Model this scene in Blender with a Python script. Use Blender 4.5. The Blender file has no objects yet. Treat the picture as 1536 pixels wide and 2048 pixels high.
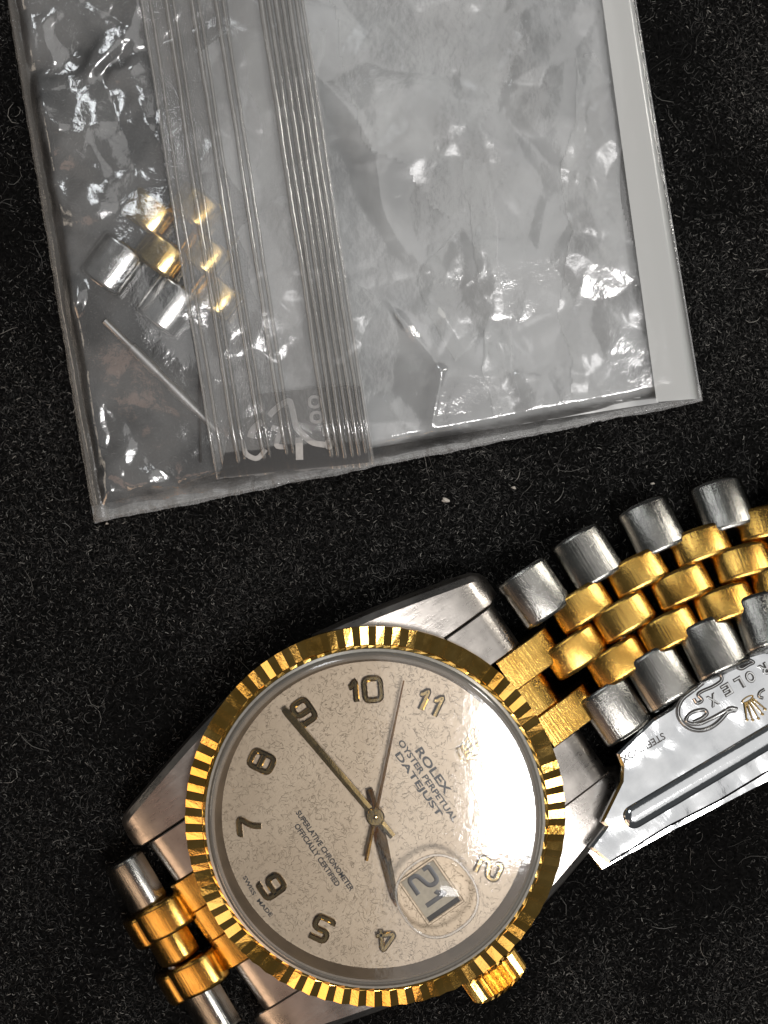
import bpy, bmesh, math, random
import numpy as np
from mathutils import Vector, Matrix, noise
R = math.radians
random.seed(7); rng = np.random.default_rng(7)
S = bpy.context.scene
S.unit_settings.system = 'METRIC'; S.unit_settings.scale_length = 0.01      # 1 unit = 1 cm
COL = S.collection

# ------------------------------------------------------------------ camera
H, FPX = 18.0, 3490.0
cam_d = bpy.data.cameras.new('camera'); cam = bpy.data.objects.new('camera', cam_d); COL.objects.link(cam)
cam.location = (0, 0, H); cam.rotation_euler = (0, 0, 0)
cam_d.sensor_fit = 'HORIZONTAL'; cam_d.sensor_width = 36.0; cam_d.lens = 36.0*FPX/1536.0
cam_d.clip_start = 0.1; cam_d.clip_end = 500
S.camera = cam
def P(px, py, z=0.0):
    s = (H-z)/FPX
    return Vector(((px-768)*s, -(py-1024)*s, z))

# ------------------------------------------------------------------ world, lamps, exposure
w = bpy.data.worlds.new('World'); S.world = w; w.use_nodes = True
w.node_tree.nodes['Background'].inputs[0].default_value = (0.92, 0.97, 1.0, 1)
w.node_tree.nodes['Background'].inputs[1].default_value = 0.065
def lamp(name, loc, target, sx, sy, radiance, col=(1,1,1), spread=180):
    l = bpy.data.lights.new(name, 'AREA'); l.shape = 'RECTANGLE'; l.size = sx; l.size_y = sy
    l.energy = radiance*sx*sy*math.pi; l.color = col; l.spread = R(spread)
    o = bpy.data.objects.new(name, l); COL.objects.link(o); o.location = loc
    o.rotation_euler = (Vector(target)-Vector(loc)).to_track_quat('-Z', 'Y').to_euler()
    return o
lamp('ceiling_panel_lamp', (11.3, -10.0, 52), (11.3, -10.0, 0), 14, 6.3, 34, (1.0, 0.98, 0.97))
lamp('glare_edge_fill_lamp', (12.5, -8.3, 52.5), (12.5, -8.3, 0), 17, 10.4, 4.0, (1.0, 0.97, 0.96))  # added dim panel around the main one, softens the crystal glare's edge
lamp('wide_fill_lamp', (21, 6, 54), (21, 6, 0), 42, 64, .72, (1.0, 0.985, 0.97))  # added broad fill, brightens the clasp and bag; no known window
lamp('desk_lamp', (12, 8.5, 9.5), (1.5, 1.0, 0), 2.6, 4.5, 19, (1.0, 0.955, 0.88))
lamp('strip_fill_lamp', (-16, 34, 46), (-1, 1, 0), 7, 16, 8, (0.93, 0.97, 1.0))  # added strip for bezel stripes and glints on the bag wrinkles
lamp('warm_fill_lamp', (-30, -34, 17), (-2, -3, 1), 30, 18, 2.4, (1.0, 0.66, 0.42))  # added fill in place of warm hands and skin mirrored in the metal
lamp('left_fill_lamp', (-46, -3, 17), (-1, -3, 1), 14, 13, 1.5, (1.0, 0.86, 0.70))  # added side fill so bezel facets at upper left vary
lamp('right_fill_lamp', (46, -15, 16), (1, -3, 1), 14, 12, 1.5, (1.0, 0.88, 0.74))  # added side fill for the bezel facets at upper right
lamp('warm_overhead_fill', (-22, -28, 46), (-2, -4, 0), 18, 18, 0.55, (1.0, 0.62, 0.46))  # added warm fill for pinkish reflections in the lower-left lugs and links
S.render.engine = 'CYCLES'
S.cycles.use_denoising = True
S.cycles.max_bounces = 6; S.cycles.transparent_max_bounces = 18
S.cycles.caustics_reflective = False; S.cycles.caustics_refractive = False
S.cycles.sample_clamp_indirect = 4.0
S.view_settings.view_transform = 'Standard'; S.view_settings.look = 'None'
S.view_settings.exposure = 0.22; S.view_settings.gamma = 1.0; S.view_settings.use_curve_mapping = False

# ------------------------------------------------------------------ helpers
def mesh_obj(name, verts, faces, mat, parent=None, smooth=False, auto=None):
    me = bpy.data.meshes.new(name); me.from_pydata([tuple(v) for v in verts], [], faces); me.update()
    return link_me(name, me, mat, parent, smooth, auto)
def link_me(name, me, mat, parent=None, smooth=False, auto=None):
    if mat is not None and len(me.materials) == 0: me.materials.append(mat)
    if smooth or auto: me.polygons.foreach_set('use_smooth', [True]*len(me.polygons))
    if auto: me.set_sharp_from_angle(angle=R(auto))
    o = bpy.data.objects.new(name, me); COL.objects.link(o)
    if parent: o.parent = parent
    return o
def fix_normals(me):
    bm = bmesh.new(); bm.from_mesh(me); bmesh.ops.recalc_face_normals(bm, faces=bm.faces); bm.to_mesh(me); bm.free()
def empty(name, loc=(0,0,0), rz=0):
    o = bpy.data.objects.new(name, None); COL.objects.link(o); o.location = loc; o.rotation_euler = (0,0,rz)
    o.empty_display_size = 0.2
    return o
def tag(o, label=None, cat=None, group=None, kind=None):
    for k, v in (('label', label), ('category', cat), ('group', group), ('kind', kind)):
        if v: o[k] = v
    return o
def lathe(prof, n=128, closed=False, off=(0,0)):
    """prof: list of (r,z); returns verts, faces"""
    V, F = [], []
    m = len(prof)
    for i in range(n):
        a = 2*math.pi*i/n
        for r, z in prof: V.append((off[0]+r*math.cos(a), off[1]+r*math.sin(a), z))
    for i in range(n):
        j = (i+1) % n
        for k in range(m if closed else m-1):
            k2 = (k+1) % m
            F.append((i*m+k, j*m+k, j*m+k2, i*m+k2))
    return V, F
def round_poly(pts, r, closed=False, n=4):
    out = []; N = len(pts)
    for i, p in enumerate(pts):
        p = Vector(p[:2]); 
        if not closed and i in (0, N-1): out.append(p); continue
        a = Vector(pts[i-1][:2]); b = Vector(pts[(i+1) % N][:2])
        da, db = (a-p), (b-p); rr = min(r, da.length*.49, db.length*.49)
        if rr < 1e-5: out.append(p); continue
        s, e = p+da.normalized()*rr, p+db.normalized()*rr
        for k in range(n+1):
            t = k/n; out.append((1-t)**2*s + 2*t*(1-t)*p + t*t*e)
    return out
def stroke(pts, wd, h, z0=0.0, closed=False, ch=0.28, widths=None):
    """flat polyline swept with a chamfered bar profile -> verts, faces"""
    pts = [Vector(p[:2]) for p in pts]; N = len(pts); V, F = [], []
    prof = [(-.5, 0), (-.5, 1-ch*1.1), (-.5+ch, 1), (.5-ch, 1), (.5, 1-ch*1.1), (.5, 0)]; m = len(prof)
    for i, p in enumerate(pts):
        if closed: a, b = pts[i-1], pts[(i+1) % N]
        else: a, b = pts[max(i-1, 0)], pts[min(i+1, N-1)]
        d1 = (p-a); d2 = (b-p)
        if d1.length < 1e-7: d1 = d2
        if d2.length < 1e-7: d2 = d1
        n1 = Vector((-d1.y, d1.x)).normalized(); n2 = Vector((-d2.y, d2.x)).normalized()
        nn = (n1+n2)
        nn = n1 if nn.length < 1e-4 else nn.normalized()
        sc = 1/max(nn.dot(n1), 0.45); wi = widths[i] if widths else wd
        for s, t in prof: V.append((p.x+nn.x*s*wi*sc, p.y+nn.y*s*wi*sc, z0+t*h))
    for i in range(N if closed else N-1):
        j = (i+1) % N
        for k in range(m):
            k2 = (k+1) % m; F.append((i*m+k, i*m+k2, j*m+k2, j*m+k))
    if not closed:
        F.append(tuple(range(m))); F.append(tuple(reversed(range((N-1)*m, N*m))))
    return V, F
def merge(*vf):
    V, F = [], []
    for v, f in vf:
        o = len(V); V += [tuple(x) for x in v]; F += [tuple(i+o for i in q) for q in f]
    return V, F
def xf(vf, M): return [M @ Vector(v) for v in vf[0]], vf[1]
def solid(name, vf, mat, parent=None, smooth=False, auto=None):
    me = bpy.data.meshes.new(name); me.from_pydata([tuple(v) for v in vf[0]], [], vf[1]); fix_normals(me)
    return link_me(name, me, mat, parent, smooth, auto)
def tube(p, q, r, n=10, r2=None):
    p, q = Vector(p), Vector(q); d = (q-p).normalized(); a = d.orthogonal().normalized(); b = d.cross(a)
    V = []; r2 = r if r2 is None else r2
    for c, rr in ((p, r), (q, r2)):
        for i in range(n):
            t = 2*math.pi*i/n; V.append(c+a*math.cos(t)*rr+b*math.sin(t)*rr)
    F = [(i, (i+1) % n, n+(i+1) % n, n+i) for i in range(n)] + [tuple(reversed(range(n))), tuple(range(n, 2*n))]
    return V, F
def prism(poly, z0, z1, bev=0.0):
    """extruded polygon with a chamfered top rim"""
    n = len(poly); V = [(x, y, z0) for x, y in poly]; rings = 1
    pts = [Vector(p[:2]) for p in poly]
    area = sum(pts[i].x*pts[(i+1) % n].y-pts[(i+1) % n].x*pts[i].y for i in range(n))
    sg = 1 if area > 0 else -1
    if bev > 0:
        V += [(x, y, z1-bev) for x, y in poly]; rings += 1
        ins = []
        for i in range(n):
            d1 = (pts[i]-pts[i-1]).normalized(); d2 = (pts[(i+1) % n]-pts[i]).normalized()
            n1 = Vector((-d1.y, d1.x))*sg; n2 = Vector((-d2.y, d2.x))*sg; nn = (n1+n2)
            nn = n1 if nn.length < 1e-4 else nn.normalized()
            ins.append(pts[i]+nn*bev/max(nn.dot(n1), .5))
        V += [(p.x, p.y, z1) for p in ins]; rings += 1
    else:
        V += [(x, y, z1) for x, y in poly]; rings += 1
    F = []
    for k in range(rings-1):
        for i in range(n):
            j = (i+1) % n; F.append((k*n+i, k*n+j, (k+1)*n+j, (k+1)*n+i))
    F.append(tuple(reversed(range(n)))); F.append(tuple(range((rings-1)*n, rings*n)))
    return V, F
def text_vf(body, width=None, height=None, extrude=0.002, off=.028):
    c = bpy.data.curves.new('txt', 'FONT'); c.body = body; c.size = 1; c.extrude = 0.0; c.resolution_u = 3; c.offset = off
    o = bpy.data.objects.new('txt', c); COL.objects.link(o)
    dg = bpy.context.evaluated_depsgraph_get(); dg.update()
    me = bpy.data.meshes.new_from_object(o.evaluated_get(dg))
    bm = bmesh.new(); bm.from_mesh(me)
    bmesh.ops.remove_doubles(bm, verts=bm.verts, dist=1e-5)
    ex = bmesh.ops.extrude_face_region(bm, geom=bm.faces[:])
    vs = [v for v in ex['geom'] if isinstance(v, bmesh.types.BMVert)]
    for v in vs: v.co.z += 1.0
    bmesh.ops.recalc_face_normals(bm, faces=bm.faces)
    bm.verts.index_update()
    V = [v.co.copy() for v in bm.verts]; F = [tuple(v.index for v in f.verts) for f in bm.faces]; bm.free()
    bpy.data.objects.remove(o); bpy.data.curves.remove(c); bpy.data.meshes.remove(me)
    x0 = min(v.x for v in V); x1 = max(v.x for v in V); y0 = min(v.y for v in V); y1 = max(v.y for v in V)
    sx = (width/(x1-x0)) if width else None; sy = (height/(y1-y0)) if height else None
    sx = sx or sy; sy = sy or sx
    V = [Vector(((v.x-(x0+x1)/2)*sx, (v.y-(y0+y1)/2)*sy, v.z*extrude)) for v in V]
    return V, F

# ------------------------------------------------------------------ materials
def nt_mat(name):
    m = bpy.data.materials.new(name); m.use_nodes = True; nt = m.node_tree
    b = nt.nodes['Principled BSDF']; return m, nt, b, nt.nodes['Material Output']
def node(nt, t, **kw):
    n = nt.nodes.new(t)
    for k, v in kw.items():
        if k.startswith('i_'):
            key = k[2:]; key = int(key) if key.isdigit() else key
            n.inputs[key].default_value = v
        else: setattr(n, k, v)
    return n
def ramp(nt, stops):
    r = nt.nodes.new('ShaderNodeValToRGB'); e = r.color_ramp.elements
    e[0].position, e[0].color = stops[0][0], (*stops[0][1], 1); e[1].position, e[1].color = stops[-1][0], (*stops[-1][1], 1)
    for p, c in stops[1:-1]:
        x = e.new(p); x.color = (*c, 1)
    return r
def g(v): return (v, v, v)
def metal(name, col, rough, scratch=0.15, sc=(30, 2.0, 30), bump=0.02, fine=60, col2=None, wave=0.0):
    m, nt, b, out = nt_mat(name); L = nt.links
    b.inputs['Metallic'].default_value = 1.0
    tc = node(nt, 'ShaderNodeTexCoord'); mp = node(nt, 'ShaderNodeMapping'); mp.inputs['Scale'].default_value = sc
    oi = node(nt, 'ShaderNodeObjectInfo'); om = node(nt, 'ShaderNodeMath', operation='MULTIPLY'); om.inputs[1].default_value = 37.0; L.new(oi.outputs['Random'], om.inputs[0])
    va = node(nt, 'ShaderNodeVectorMath', operation='ADD'); L.new(tc.outputs['Object'], va.inputs[0]); L.new(om.outputs[0], va.inputs[1])
    L.new(va.outputs[0], mp.inputs[0])
    n1 = node(nt, 'ShaderNodeTexNoise', i_Scale=1.0, i_Detail=5.0, i_Roughness=0.65); L.new(mp.outputs[0], n1.inputs['Vector'])
    n2 = node(nt, 'ShaderNodeTexNoise', i_Scale=3.0, i_Detail=6.0); L.new(va.outputs[0], n2.inputs['Vector'])
    n3 = node(nt, 'ShaderNodeTexNoise', i_Scale=float(fine), i_Detail=3.0); L.new(va.outputs[0], n3.inputs['Vector'])
    r = node(nt, 'ShaderNodeMapRange'); r.inputs[1].default_value = .3; r.inputs[2].default_value = .7
    r.inputs[3].default_value = max(rough-scratch, .04); r.inputs[4].default_value = rough+scratch
    mx = node(nt, 'ShaderNodeMath', operation='ADD'); L.new(n1.outputs[0], mx.inputs[0]); L.new(n2.outputs[0], mx.inputs[1])
    mm = node(nt, 'ShaderNodeMath', operation='MULTIPLY'); L.new(mx.outputs[0], mm.inputs[0]); mm.inputs[1].default_value = .5
    L.new(mm.outputs[0], r.inputs[0]); L.new(r.outputs[0], b.inputs['Roughness'])
    c2 = col2 or tuple(x*.72 for x in col)
    cr = ramp(nt, [(.36, c2), (.62, col)]); L.new(n2.outputs[0], cr.inputs[0]); L.new(cr.outputs[0], b.inputs['Base Color'])
    ad = node(nt, 'ShaderNodeMath', operation='MULTIPLY_ADD'); L.new(n3.outputs[0], ad.inputs[0]); ad.inputs[1].default_value = .5; L.new(n1.outputs[0], ad.inputs[2])
    bp = node(nt, 'ShaderNodeBump'); bp.inputs['Strength'].default_value = 1.0; bp.inputs['Distance'].default_value = bump
    L.new(ad.outputs[0], bp.inputs['Height']); L.new(bp.outputs[0], b.inputs['Normal'])
    if wave > 0:      # slow unevenness of pressed sheet metal
        nw = node(nt, 'ShaderNodeTexNoise', i_Scale=1.6, i_Detail=1.5); L.new(va.outputs[0], nw.inputs['Vector'])
        bw = node(nt, 'ShaderNodeBump'); bw.inputs['Distance'].default_value = wave; L.new(nw.outputs[0], bw.inputs['Height']); L.new(bw.outputs[0], bp.inputs['Normal'])
    return m
M = {}
M['steel'] = metal('brushed_steel', (.31, .30, .275), .17, .06, (1.6, 50, 50), .0030, 110)
M['steel_case'] = metal('satin_steel', (.46, .425, .39), .30, .08, (26, 2.5, 26), .0018)
M['steel_polish'] = metal('polished_steel', (.74, .745, .75), .10, .05, (9, 22, 9), .0012, 40, (.68, .69, .70))
M['blade'] = metal('buffed_clasp_steel', (.74, .745, .75), .12, .05, (3, 9, 3), .0022, 9, (.60, .61, .62), .10)
M['gold'] = metal('worn_gold', (.63, .39, .105), .17, .06, (2.0, 45, 45), .0030, 110, (.50, .28, .065))
M['gold_bezel'] = metal('bezel_gold', (.93, .58, .17), .14, .06, (12, 12, 12), .0018, 40, (.76, .42, .09))
M['gold_hand'] = metal('polished_hand_gold', (.52, .37, .16), .07, .04, (8, 8, 8), .0004)
M['rehaut'] = metal('rehaut_metal', (.50, .44, .37), .38, .05, (3, 3, 3), .0002)

def simple(name, col, rough=.5, metallic=0.0, **kw):
    m, nt, b, out = nt_mat(name); b.inputs['Base Color'].default_value = (*col, 1); b.inputs['Roughness'].default_value = rough
    b.inputs['Metallic'].default_value = metallic
    n = node(nt, 'ShaderNodeTexNoise', i_Scale=25.0, i_Detail=4.0)
    tc = node(nt, 'ShaderNodeTexCoord'); nt.links.new(tc.outputs['Object'], n.inputs['Vector'])
    cr = ramp(nt, [(.3, tuple(c*.8 for c in col)), (.7, col)]); nt.links.new(n.outputs[0], cr.inputs[0]); nt.links.new(cr.outputs[0], b.inputs['Base Color'])
    return m
M['ink'] = simple('dial_ink', (.012, .009, .008), .5)
M['date_ink'] = simple('date_ink', (.02, .014, .012), .35)
M['gasket'] = simple('crystal_gasket', (.50, .47, .41), .28, .35)
M['dark'] = simple('dark_brown', (.03, .022, .015), .5)
M['grey_ink'] = simple('handwriting_grey', (.42, .40, .38), .6)

# dial: beige lacquer with engraved curly lines
def dial_mat():
    m, nt, b, out = nt_mat('engraved_beige_dial'); L = nt.links
    tc = node(nt, 'ShaderNodeTexCoord')
    def squiggle(scale, off):
        mp = node(nt, 'ShaderNodeMapping'); mp.inputs['Location'].default_value = off; L.new(tc.outputs['Object'], mp.inputs[0])
        n = node(nt, 'ShaderNodeTexNoise', i_Scale=scale, i_Detail=1.0, i_Distortion=.9); L.new(mp.outputs[0], n.inputs['Vector'])
        a = node(nt, 'ShaderNodeMath', operation='SUBTRACT'); L.new(n.outputs[0], a.inputs[0]); a.inputs[1].default_value = .5
        ab = node(nt, 'ShaderNodeMath', operation='ABSOLUTE'); L.new(a.outputs[0], ab.inputs[0])
        r = node(nt, 'ShaderNodeMapRange', interpolation_type='SMOOTHSTEP'); L.new(ab.outputs[0], r.inputs[0])
        r.inputs[1].default_value = .002; r.inputs[2].default_value = .011; r.inputs[3].default_value = 1; r.inputs[4].default_value = 0
        k = node(nt, 'ShaderNodeTexNoise', i_Scale=scale*1.3, i_Detail=1.0); L.new(tc.outputs['Object'], k.inputs['Vector'])
        kr = node(nt, 'ShaderNodeMapRange', interpolation_type='SMOOTHSTEP'); L.new(k.outputs[0], kr.inputs[0]); kr.inputs[1].default_value = .46; kr.inputs[2].default_value = .56
        mu = node(nt, 'ShaderNodeMath', operation='MULTIPLY'); L.new(r.outputs[0], mu.inputs[0]); L.new(kr.outputs[0], mu.inputs[1])
        return mu
    s1, s2 = squiggle(12.5, (0, 0, 0)), squiggle(15, (5.3, 2.1, 1.7))
    mx = node(nt, 'ShaderNodeMath', operation='MAXIMUM'); L.new(s1.outputs[0], mx.inputs[0]); L.new(s2.outputs[0], mx.inputs[1])
    n = node(nt, 'ShaderNodeTexNoise', i_Scale=2.2, i_Detail=5.0); L.new(tc.outputs['Object'], n.inputs['Vector'])
    cr = ramp(nt, [(.35, (.415, .318, .215)), (.65, (.470, .368, .255))]); L.new(n.outputs[0], cr.inputs[0])
    mc = node(nt, 'ShaderNodeMix', data_type='RGBA'); mf = node(nt, 'ShaderNodeMath', operation='MULTIPLY'); mf.inputs[1].default_value = .13
    L.new(mx.outputs[0], mf.inputs[0]); L.new(mf.outputs[0], mc.inputs[0]); L.new(cr.outputs[0], mc.inputs[6]); mc.inputs[7].default_value = (.08, .055, .035, 1)
    L.new(mc.outputs[2], b.inputs['Base Color'])
    b.inputs['Metallic'].default_value = .30; b.inputs['Roughness'].default_value = .36
    n4 = node(nt, 'ShaderNodeTexNoise', i_Scale=60.0, i_Detail=2.0); L.new(tc.outputs['Object'], n4.inputs['Vector'])
    sm = node(nt, 'ShaderNodeMath', operation='MULTIPLY_ADD'); L.new(n4.outputs[0], sm.inputs[0]); sm.inputs[1].default_value = .12
    iv = node(nt, 'ShaderNodeMath', operation='MULTIPLY'); L.new(mx.outputs[0], iv.inputs[0]); iv.inputs[1].default_value = -1; L.new(iv.outputs[0], sm.inputs[2])
    bp = node(nt, 'ShaderNodeBump'); bp.inputs['Distance'].default_value = .0018; L.new(sm.outputs[0], bp.inputs['Height']); L.new(bp.outputs[0], b.inputs['Normal'])
    return m
M['dial'] = dial_mat()

# thin clear sheets: clear part + surface reflection + a little milky scatter
def sheet(name, haze=.1, hazecol=(.8, .8, .79), ior=1.5, rough=.05, hz_noise=None, bump=0.0, bscale=6, refl=1.0, tint=(1, 1, 1), transl=.3):
    m, nt, b, out = nt_mat(name); L = nt.links; nt.nodes.remove(b)
    tr = node(nt, 'ShaderNodeBsdfTransparent'); tr.inputs[0].default_value = (*tint, 1)
    df = node(nt, 'ShaderNodeBsdfDiffuse'); df.inputs[0].default_value = (*hazecol, 1)
    tl = node(nt, 'ShaderNodeBsdfTranslucent'); tl.inputs[0].default_value = (*hazecol, 1)
    md = node(nt, 'ShaderNodeMixShader'); md.inputs[0].default_value = transl; L.new(df.outputs[0], md.inputs[1]); L.new(tl.outputs[0], md.inputs[2])
    mh = node(nt, 'ShaderNodeMixShader'); L.new(tr.outputs[0], mh.inputs[1]); L.new(md.outputs[0], mh.inputs[2]); mh.inputs[0].default_value = haze
    tc = node(nt, 'ShaderNodeTexCoord')
    if hz_noise:
        sc, lo, hi = hz_noise
        n = node(nt, 'ShaderNodeTexNoise', i_Scale=sc, i_Detail=4.0, i_Distortion=.3); L.new(tc.outputs['Object'], n.inputs['Vector'])
        r = node(nt, 'ShaderNodeMapRange', interpolation_type='SMOOTHSTEP'); r.inputs[1].default_value = .38; r.inputs[2].default_value = .58; r.inputs[3].default_value = lo; r.inputs[4].default_value = hi
        L.new(n.outputs[0], r.inputs[0]); L.new(r.outputs[0], mh.inputs[0])
    gl = node(nt, 'ShaderNodeBsdfGlossy'); gl.inputs['Roughness'].default_value = rough
    fr = node(nt, 'ShaderNodeFresnel'); fr.inputs[0].default_value = ior
    mr = node(nt, 'ShaderNodeMath', operation='MULTIPLY'); mr.inputs[1].default_value = refl; mr.use_clamp = True; L.new(fr.outputs[0], mr.inputs[0])
    mg = node(nt, 'ShaderNodeMixShader'); L.new(mr.outputs[0], mg.inputs[0]); L.new(mh.outputs[0], mg.inputs[1]); L.new(gl.outputs[0], mg.inputs[2])
    if bump > 0:
        n = node(nt, 'ShaderNodeTexNoise', i_Scale=float(bscale), i_Detail=5.0, i_Roughness=.6); L.new(tc.outputs['Object'], n.inputs['Vector'])
        bp = node(nt, 'ShaderNodeBump'); bp.inputs['Distance'].default_value = bump; L.new(n.outputs[0], bp.inputs['Height'])
        for x in (gl, fr, df): L.new(bp.outputs[0], x.inputs['Normal'])
    L.new(mg.outputs[0], out.inputs[0]); return m
M['crystal'] = sheet('watch_crystal', haze=.012, ior=1.77, refl=1.4, rough=.052, bump=.0006, bscale=12)
M['lens'] = sheet('date_lens', haze=.0, ior=1.5, refl=.35, rough=.03)
M['crystal_edge'] = sheet('crystal_edge', haze=.22, hazecol=(.75, .71, .64), ior=1.6, rough=.12, refl=1.6)
M['film'] = sheet('clear_bag_film', haze=.10, hz_noise=(1.3, .06, .17), ior=1.5, rough=.10, bump=.007, bscale=7, refl=3.4)
M['back_film'] = sheet('bag_back_film', haze=.16, hz_noise=(.9, .18, .30), ior=1.5, rough=.10, bump=.01, bscale=6, refl=1.5)
M['flap'] = sheet('zip_flap_film', haze=.26, ior=1.5, rough=.08, bump=.004, bscale=14, refl=1.6)
M['rib'] = sheet('zip_rib_plastic', haze=.20, hazecol=(.82, .79, .74), ior=1.5, rough=.14, refl=3.0)
M['milky'] = sheet('milky_inner_film', haze=.5, hazecol=(.90, .915, .91), hz_noise=(.8, .46, .80), ior=1.5, rough=.3, bump=.006, bscale=4, refl=.8, transl=.2)
M['fold'] = sheet('folded_edge_film', haze=.72, hazecol=(.62, .63, .62), ior=1.5, rough=.22, refl=1.2, transl=.15)
M['seal'] = sheet('heat_seal', haze=.26, hazecol=(.66, .66, .64), ior=1.5, rough=.3, bump=.02, bscale=14, refl=1.3)
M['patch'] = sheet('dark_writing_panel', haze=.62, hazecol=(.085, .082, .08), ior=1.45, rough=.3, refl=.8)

# cloth
def cloth_mat():
    m, nt, b, out = nt_mat('black_felt'); L = nt.links; tc = node(nt, 'ShaderNodeTexCoord')
    n = node(nt, 'ShaderNodeTexNoise', i_Scale=22.0, i_Detail=6.0, i_Roughness=.7); L.new(tc.outputs['Object'], n.inputs['Vector'])
    cr = ramp(nt, [(.35, (.0015, .0015, .0015)), (.72, (.010, .0098, .0095))]); L.new(n.outputs[0], cr.inputs[0]); L.new(cr.outputs[0], b.inputs['Base Color'])
    b.inputs['Roughness'].default_value = 1; b.inputs['Specular IOR Level'].default_value = .05
    bp = node(nt, 'ShaderNodeBump'); bp.inputs['Distance'].default_value = .05; L.new(n.outputs[0], bp.inputs['Height']); L.new(bp.outputs[0], b.inputs['Normal'])
    return m
def fibre_mat(name, stops):
    m, nt, b, out = nt_mat(name); L = nt.links
    ge = node(nt, 'ShaderNodeNewGeometry'); cr = ramp(nt, stops); L.new(ge.outputs['Random Per Island'], cr.inputs[0]); L.new(cr.outputs[0], b.inputs['Base Color'])
    b.inputs['Roughness'].default_value = .8; b.inputs['Specular IOR Level'].default_value = .15
    return m
M['cloth'] = cloth_mat()
M['fibre'] = fibre_mat('felt_fibre', [(0, g(.002)), (.55, (.016, .0155, .0148)), (.88, (.052, .050, .047)), (.97, (.12, .116, .108)), (1.0, (.24, .23, .21))])
M['lint'] = simple('lint', (.55, .50, .44), .8)

# ================================================================== setting: black felt
cl = mesh_obj('black_felt_cloth', [(-40, -40, 0), (40, -40, 0), (40, 40, 0), (-40, 40, 0)], [(0, 1, 2, 3)], M['cloth'])
tag(cl, 'black felt cloth under the watch and the plastic bag', 'cloth', kind='structure')
def fibres(name, n, lmin, lmax, wd, zmax, curl, label, x0=-4.6, x1=4.6, y0=-6.0, y1=6.0):
    k = 5
    xy = np.stack([rng.uniform(x0, x1, n*2), rng.uniform(y0, y1, n*2)], 1)      # matted, uneven pile
    dens = np.zeros(n*2)
    for q in range(14):
        f = rng.uniform(.8, 5.0); t = rng.uniform(0, 2*np.pi); dens += np.sin((xy[:, 0]*np.cos(t)+xy[:, 1]*np.sin(t))*f+rng.uniform(0, 6.28))/14**.5
    order = np.argsort(-(dens+rng.normal(0, 1.1, n*2)))[:n]; xy = xy[order]; rng.shuffle(xy)
    p = np.stack([xy[:, 0], xy[:, 1], rng.uniform(.002, zmax, n)], 1)
    a = rng.uniform(0, 2*np.pi, n); c = rng.normal(0, curl, n); ln = rng.uniform(lmin, lmax, n)/(k-1)
    el = rng.normal(0, .35, n)
    pts = np.zeros((n, k, 3)); dirs = np.zeros((n, k, 2)); cur = p.copy()
    for i in range(k):
        pts[:, i] = cur; dirs[:, i, 0] = np.cos(a); dirs[:, i, 1] = np.sin(a)
        cur = cur + np.stack([np.cos(a)*ln, np.sin(a)*ln, np.sin(el)*ln*.5], 1)
        a = a + c + rng.normal(0, curl*.5, n); el = el-.25
    pts[:, :, 2] = np.clip(pts[:, :, 2], .002, zmax+.01)
    wv = wd*rng.uniform(.6, 1.4, n)[:, None]*np.array([.5, 1, 1, .9, .4])[None]
    nx = -dirs[:, :, 1]*wv/2; ny = dirs[:, :, 0]*wv/2; tz = rng.uniform(-.5, .5, n)[:, None]*wv
    V = np.zeros((n, k, 2, 3)); V[:, :, 0] = pts; V[:, :, 1] = pts
    V[:, :, 0, 0] += nx; V[:, :, 0, 1] += ny; V[:, :, 0, 2] += tz; V[:, :, 1, 0] -= nx; V[:, :, 1, 1] -= ny; V[:, :, 1, 2] -= tz
    V = V.reshape(-1, 3)
    base = (np.arange(n)*k*2)[:, None, None]; q = np.arange(k-1)[None, :, None]*2
    F = (base+q+np.array([0, 1, 3, 2])[None, None]).reshape(-1)
    me = bpy.data.meshes.new(name); nf = n*(k-1)
    me.vertices.add(len(V)); me.vertices.foreach_set('co', V.reshape(-1).astype(np.float32))
    me.loops.add(nf*4); me.loops.foreach_set('vertex_index', F.astype(np.int32))
    me.polygons.add(nf); me.polygons.foreach_set('loop_start', (np.arange(nf)*4).astype(np.int32)); me.polygons.foreach_set('loop_total', np.full(nf, 4, np.int32))
    me.update(); me.validate()
    o = link_me(name, me, M['fibre'], None, True)
    tag(o, label, 'felt nap', kind='stuff'); return o
fibres('felt_nap', 210000, .015, .055, .0052, .03, .35, 'short matted black fibres of the felt cloth')
fibres('loose_felt_fibres', 2600, .10, .34, .0045, .05, .45, 'thin loose curly hairs standing off the black felt')

# ================================================================== the watch
WC = P(750.5, 1637, 1.3); RZ = R(34.7-90)
watch = empty('wrist_watch', (WC.x, WC.y, 0), RZ)
tag(watch, 'two-tone steel and gold wrist watch with beige numeral dial, lying on black felt', 'watch')
WM = Matrix.Translation((WC.x, WC.y, 0)) @ Matrix.Rotation(RZ, 4, 'Z'); WI = WM.inverted()
def Lp(px, py, z): return WI @ P(px, py, z)

# case body and back
V, F = lathe([(0, .16), (1.45, .16), (1.52, .30), (1.74, .42), (1.80, .55), (1.815, .80), (1.82, .95), (1.80, 1.0), (1.5, 1.0)], 144)
solid('case_body', (V, F), M['steel_case'], watch, auto=25)
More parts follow.
